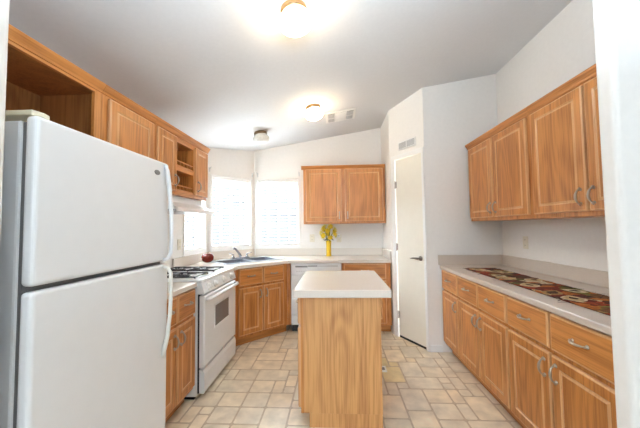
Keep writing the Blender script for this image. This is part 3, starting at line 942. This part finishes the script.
t = thing('ceiling_vent', 'white rectangular air vent in the ceiling beside a lit lamp', 'vent', (0.083, 3.52, ceilz(0.083) - 0.001), 0)
t.rotation_euler = (0, TL, 0)
m = MB(); m.box(-0.185, 0.185, -0.165, 0.165, -0.010, -0.001, TRIM, 0.004); m.build('frame', t)
for x0, x1, dr_ in ((-0.155, -0.075, 'y'), (-0.060, 0.060, 'x'), (0.075, 0.155, 'y')):
    m = MB(); m.box(x0, x1, -0.125, 0.125, -0.0115, -0.0102, SLOT)
    if dr_ == 'y':
        for j in range(5):
            xx = x0 + 0.008 + j * (x1 - x0 - 0.016) / 4
            m.prism([(xx - 0.006, -0.0116), (xx - 0.004, -0.0116), (xx + 0.006, -0.020), (xx + 0.004, -0.020)], -0.125, 0.125, LINEG, axis='y')
        m.box(x0, x1, -0.006, 0.006, -0.021, -0.0117, TRIM)
    else:
        for j in range(7):
            yy = -0.118 + j * 0.236 / 6
            m.prism([(yy - 0.008, -0.0116), (yy - 0.006, -0.0116), (yy + 0.012, -0.022), (yy + 0.010, -0.022)], x0, x1, TRIM, axis='x')
    m.build('louvre', t)

# ------------------------------------------------------------------ small things on the walls and counters
def outlet(label, loc, rot, mt=IVORY, switch=False):
    t = thing('wall_outlet', label, 'outlet', loc, rot, 'wall outlet plates')
    m = MB(); m.box(-0.036, 0.036, -0.007, -0.001, -0.058, 0.058, mt, 0.003); m.build('plate', t)
    for s in (-1, 1):
        m = MB(); m.box(-0.017, 0.017, -0.0095, -0.0072, s * 0.026 - 0.016, s * 0.026 + 0.016, mt, 0.001)
        for xx in (-0.007, 0.007):
            m.box(xx - 0.0012, xx + 0.0012, -0.0100, -0.0096, s * 0.026 - 0.004, s * 0.026 + 0.007, BLACK)
        m.build('socket', t)
    return t


outlet('ivory outlet plate on the back wall beside the window, left of the flowers', (-0.348, BY, 1.170), 0)
outlet('outlet plate on the back wall with a white plug-in, right of the flowers', (0.052, BY, 1.165), 0)
outlet('ivory outlet plate on the wall over the leaf runner', (RX, 2.787, 1.165), R90)
outlet('ivory outlet plate below the range hood, beside the left window', (LX, 3.09, 1.16), L90)
t = thing('plug_in_freshener', 'small white plug-in device in the outlet right of the flowers', 'plug-in', (0.048, BY - 0.0105, 1.192), 0)
m = MB(); m.box(-0.024, 0.024, -0.034, 0, -0.012, 0.034, WPLAST, 0.006, 3); m.build('housing', t)
m = MB(); m.box(-0.012, 0.012, -0.0365, -0.0345, 0.0, 0.02, LINEG, 0.001); m.build('vent_slot', t)

brk = [(WIN[1][0], WIN[1][1], 0.035, 'curtain bracket on the slanting wall beside the oak cabinets'),
       (WIN[1][0], WIN[1][1], 0.690, 'curtain bracket on the slanting wall next to the corner'),
       (WIN[2][0], WIN[2][1], 0.052, 'curtain bracket on the back wall next to the corner'),
       (WIN[2][0], WIN[2][1], 0.685, 'curtain bracket on the back wall beside the oak wall cabinet')]
for p0, p1, s, lab in brk:
    q_, a_ = local(p0, p1, s, 2.135)
    t = thing('curtain_bracket', lab, 'bracket', q_, a_, 'small metal curtain brackets over the windows')
    m = MB(); m.box(-0.009, 0.009, -0.004, -0.001, -0.032, 0.032, LINEG, 0.001); m.build('plate', t)
    m = MB(); m.tube([(0, -0.004, 0.012), (0, -0.04, 0.014), (0, -0.052, 0.020), (0, -0.054, 0.034)], 0.005, LINEG, 8); m.build('hook', t)

# round red ornament
t = thing('red_ornament', 'round glossy dark red ornament on the white counter between range and sink', 'ornament', (-1.560, 3.455, 0.915))
prof = []
m = MB()
n_a, n_h = 28, 14
rings_ = []
for i in range(n_h + 1):
    th = PI * i / n_h
    ring = []
    for j in range(n_a):
        ph = 2 * PI * j / n_a
        lobe = 1 + 0.06 * math.cos(5 * ph) * math.sin(th)
        r_ = 0.068 * math.sin(th) * lobe + 0.002
        z_ = 0.064 - 0.064 * math.cos(th) - (0.014 * math.exp(-((PI - th) / 0.45) ** 2)) + 0.006 * math.exp(-(th / 0.45) ** 2)
        ring.append(m.bm.verts.new((r_ * math.cos(ph), r_ * math.sin(ph), z_)))
    rings_.append(ring)
for i in range(n_h):
    for j in range(n_a):
        f = m.bm.faces.new((rings_[i][j], rings_[i][(j + 1) % n_a], rings_[i + 1][(j + 1) % n_a], rings_[i + 1][j])); f.smooth = True; f.material_index = m.mi(RED)
m.bm.faces.new(rings_[0][::-1]).material_index = 0; m.bm.faces.new(rings_[-1]).material_index = 0
m.build('body', t)
m = MB(); m.tube([(0, 0, 0.112), (0.002, 0, 0.124), (0.008, 0.002, 0.134)], [0.005, 0.004, 0.005], BROWN, 8); m.build('stem', t)

# yellow vase with yellow flowers
VX, VY = -0.100, 4.190
t = thing('flower_vase', 'slim yellow vase on the back counter under the oak wall cabinet', 'vase', (VX, VY, 0.9145))
m = MB()
pr = [(0.036, 0.0), (0.038, 0.004), (0.035, 0.05), (0.034, 0.12), (0.037, 0.19), (0.040, 0.222), (0.037, 0.222), (0.033, 0.19), (0.030, 0.02)]
m.lathe(pr, YVASE, 24); m.build('vessel', t)


def solid(m, pts, th_, mt):
    A = [m.bm.verts.new(p) for p in pts]; B = [m.bm.verts.new(p + th_) for p in pts]; k_ = len(pts)
    for f in [m.bm.faces.new(A[::-1]), m.bm.faces.new(B)] + [m.bm.faces.new((A[j], A[(j + 1) % k_], B[(j + 1) % k_], B[j])) for j in range(k_)]:
        f.material_index = m.mi(mt)


def flower(k, head, mt, size):
    """one bloom on its stem; the stem stands in the vase and the bloom faces outwards"""
    centre = Vector((0, 0, 0.325)); ax = (head - centre).normalized()
    fl = Vector((head.x, head.y, 0)); az = math.atan2(fl.y, fl.x); dx, dy = math.cos(az), math.sin(az)
    rr = min(1.0, fl.length / 0.08)
    p0 = Vector((dx * 0.019 * rr, dy * 0.019 * rr, 0.03)); p1 = Vector((dx * 0.025 * rr, dy * 0.025 * rr, 0.232))
    t = thing('yellow_flower', 'yellow flower in the slim yellow vase on the back counter', 'flower', (VX, VY, 0.9145), 0, 'yellow flowers in the vase')
    m = MB(); m.tube([p0, p1, p1.lerp(head, 0.6) - ax * 0.012, head], 0.0022, GREEN, 6); m.build('stem', t)
    u = ax.cross(Vector((0.31, 0.2, 0.93))).normalized(); v_ = ax.cross(u)
    m = MB()
    for cnt, tilt, ln, ph in ((6, 0.55, 1.0, 0.0), (6, 1.0, 0.8, 0.5)):
        for i in range(cnt):
            an = 2 * PI * (i + ph) / cnt
            d_ = u * math.cos(an) + v_ * math.sin(an); s_ = ax.cross(d_)
            out = d_ * math.cos(tilt) + ax * math.sin(tilt); Ls = size * ln
            solid(m, [head + ax * 0.002, head + out * Ls * 0.5 + s_ * Ls * 0.30, head + out * Ls + ax * Ls * 0.08, head + out * Ls * 0.5 - s_ * Ls * 0.30], ax * 0.0016, mt)
    m.build('petals', t)
    m = MB(); m.tube([head, head + ax * size * 0.4], [size * 0.2, size * 0.13], YEL, 10); m.build('flower_centre', t)
    if head.z < 0.345:
        m = MB(); b0 = p1.lerp(head, 0.25); tip = b0 + Vector((dx * 0.045, dy * 0.045, -0.035)); sd_ = Vector((-dy, dx, 0)) * 0.014
        solid(m, [b0, b0.lerp(tip, 0.5) + sd_ + Vector((0, 0, 0.006)), tip, b0.lerp(tip, 0.5) - sd_ + Vector((0, 0, 0.006))], Vector((0, 0, 0.0015)), DGREEN)
        m.build('leaf', t)


NF = 16
for k in range(NF):
    cz = 1 - 1.62 * (k + 0.5) / NF
    sr = math.sqrt(1 - cz * cz); an = k * 2.39996 + 0.4
    flower(k, Vector((0.092 * sr * math.cos(an), 0.085 * sr * math.sin(an), 0.335 + 0.095 * cz)), YEL2 if k % 4 == 1 else YEL, 0.056)

# ------------------------------------------------------------------ leaf-patterned table runner on the right-hand counter
rl = random.Random(21)
LC = [(0.20, 0.022, 0.012), (0.30, 0.05, 0.02), (0.14, 0.02, 0.012), (0.42, 0.13, 0.03), (0.52, 0.38, 0.20), (0.62, 0.50, 0.33), (0.10, 0.085, 0.02), (0.20, 0.17, 0.04), (0.05, 0.022, 0.014), (0.34, 0.20, 0.075), (0.08, 0.03, 0.015), (0.17, 0.07, 0.03)]
LM = [speckle('runner_leaf_%d' % i, c, 0.35, 60, 0.85, 0.4, 400, 0.2) for i, c in enumerate(LC)]
LDK = speckle('runner_ground', (0.06, 0.022, 0.014), 0.4, 80, 0.9, 0.4, 400, 0.2)
VEIN = mat('runner_vein', (0.03, 0.012, 0.008), 0.9)
m = MB()
xa, xb, ya, yb = 1.235, 1.540, 1.22, 2.90
edge = []
m.prism([(xa, ya), (xb, ya), (xb, yb), (xa + 0.10, yb + 0.02), (xa, yb - 0.06)], 0.9146, 0.9166, LDK)


def leaf(cx, cy, L_, W_, an, mt, z, kind):
    d_ = Vector((math.cos(an), math.sin(an))); s_ = Vector((-d_.y, d_.x)); pts = []
    n_ = 10
    for sgn in (1, -1):
        rng = range(n_ + 1) if sgn == 1 else range(n_ - 1, 0, -1)
        for i in rng:
            u_ = i / n_
            wv = math.sin(PI * u_ ** 0.8) * W_ / 2
            if kind == 1:
                wv *= 1 + 0.35 * math.cos(u_ * 6 * PI)
            p = Vector((cx, cy)) + d_ * (u_ - 0.5) * L_ + s_ * wv * sgn
            pts.append((min(max(p.x, xa - 0.004 + 0.006 * math.sin(p.y * 60)), xb + 0.004 + 0.006 * math.sin(p.y * 47)), min(max(p.y, ya), yb + 0.01)))
    m.prism(pts, z, z + 0.0006, mt)
    if kind != 2:
        a_ = Vector((cx, cy)) - d_ * L_ * 0.42; b_ = Vector((cx, cy)) + d_ * L_ * 0.42; e = s_ * 0.0025
        m.prism([tuple(a_ - e), tuple(b_), tuple(a_ + e)], z + 0.0006, z + 0.0009, VEIN)


z = 0.9168
NL = 118
for i in range(NL):
    cy = ya + 0.03 + (yb - ya - 0.05) * ((i * 0.618) % 1.0); cx = rl.uniform(xa + 0.01, xb - 0.01)
    if i % 3 == 0:
        cx = rl.choice((xa + 0.015, xb - 0.015)) + rl.uniform(-0.008, 0.008)
    k = rl.random(); kind = 0 if k < 0.45 else 1
    L_ = rl.uniform(0.13, 0.22); W_ = L_ * rl.uniform(0.45, 0.7); an = rl.uniform(0, PI)
    leaf(cx, cy, L_, W_, an, rl.choice(LM), z, kind)
    if rl.random() < 0.45:
        leaf(cx, cy, L_ * 0.6, W_ * 0.55, an, rl.choice(LM[:4] + LM[8:9]), z + 0.0007, 2)
    z += 0.00002
for i in range(9):      # round cut fruits among the leaves
    cy = ya + 0.10 + i * (yb - ya - 0.2) / 8; cx = xa + 0.09 + 0.13 * (i % 2) + rl.uniform(-0.02, 0.02); an = rl.uniform(0, PI)
    leaf(cx, cy, 0.15, 0.115, an, LM[5 if i % 3 else 7], z + 0.001, 2)
    leaf(cx, cy, 0.125, 0.092, an, LM[4 if i % 3 else 5], z + 0.0017, 2)
    leaf(cx, cy, 0.060, 0.040, an + 0.4, LM[8], z + 0.0024, 2)
tag(m.build('table_runner'), 'leaf-patterned runner in red, green and cream lying along the right-hand counter', 'table runner')
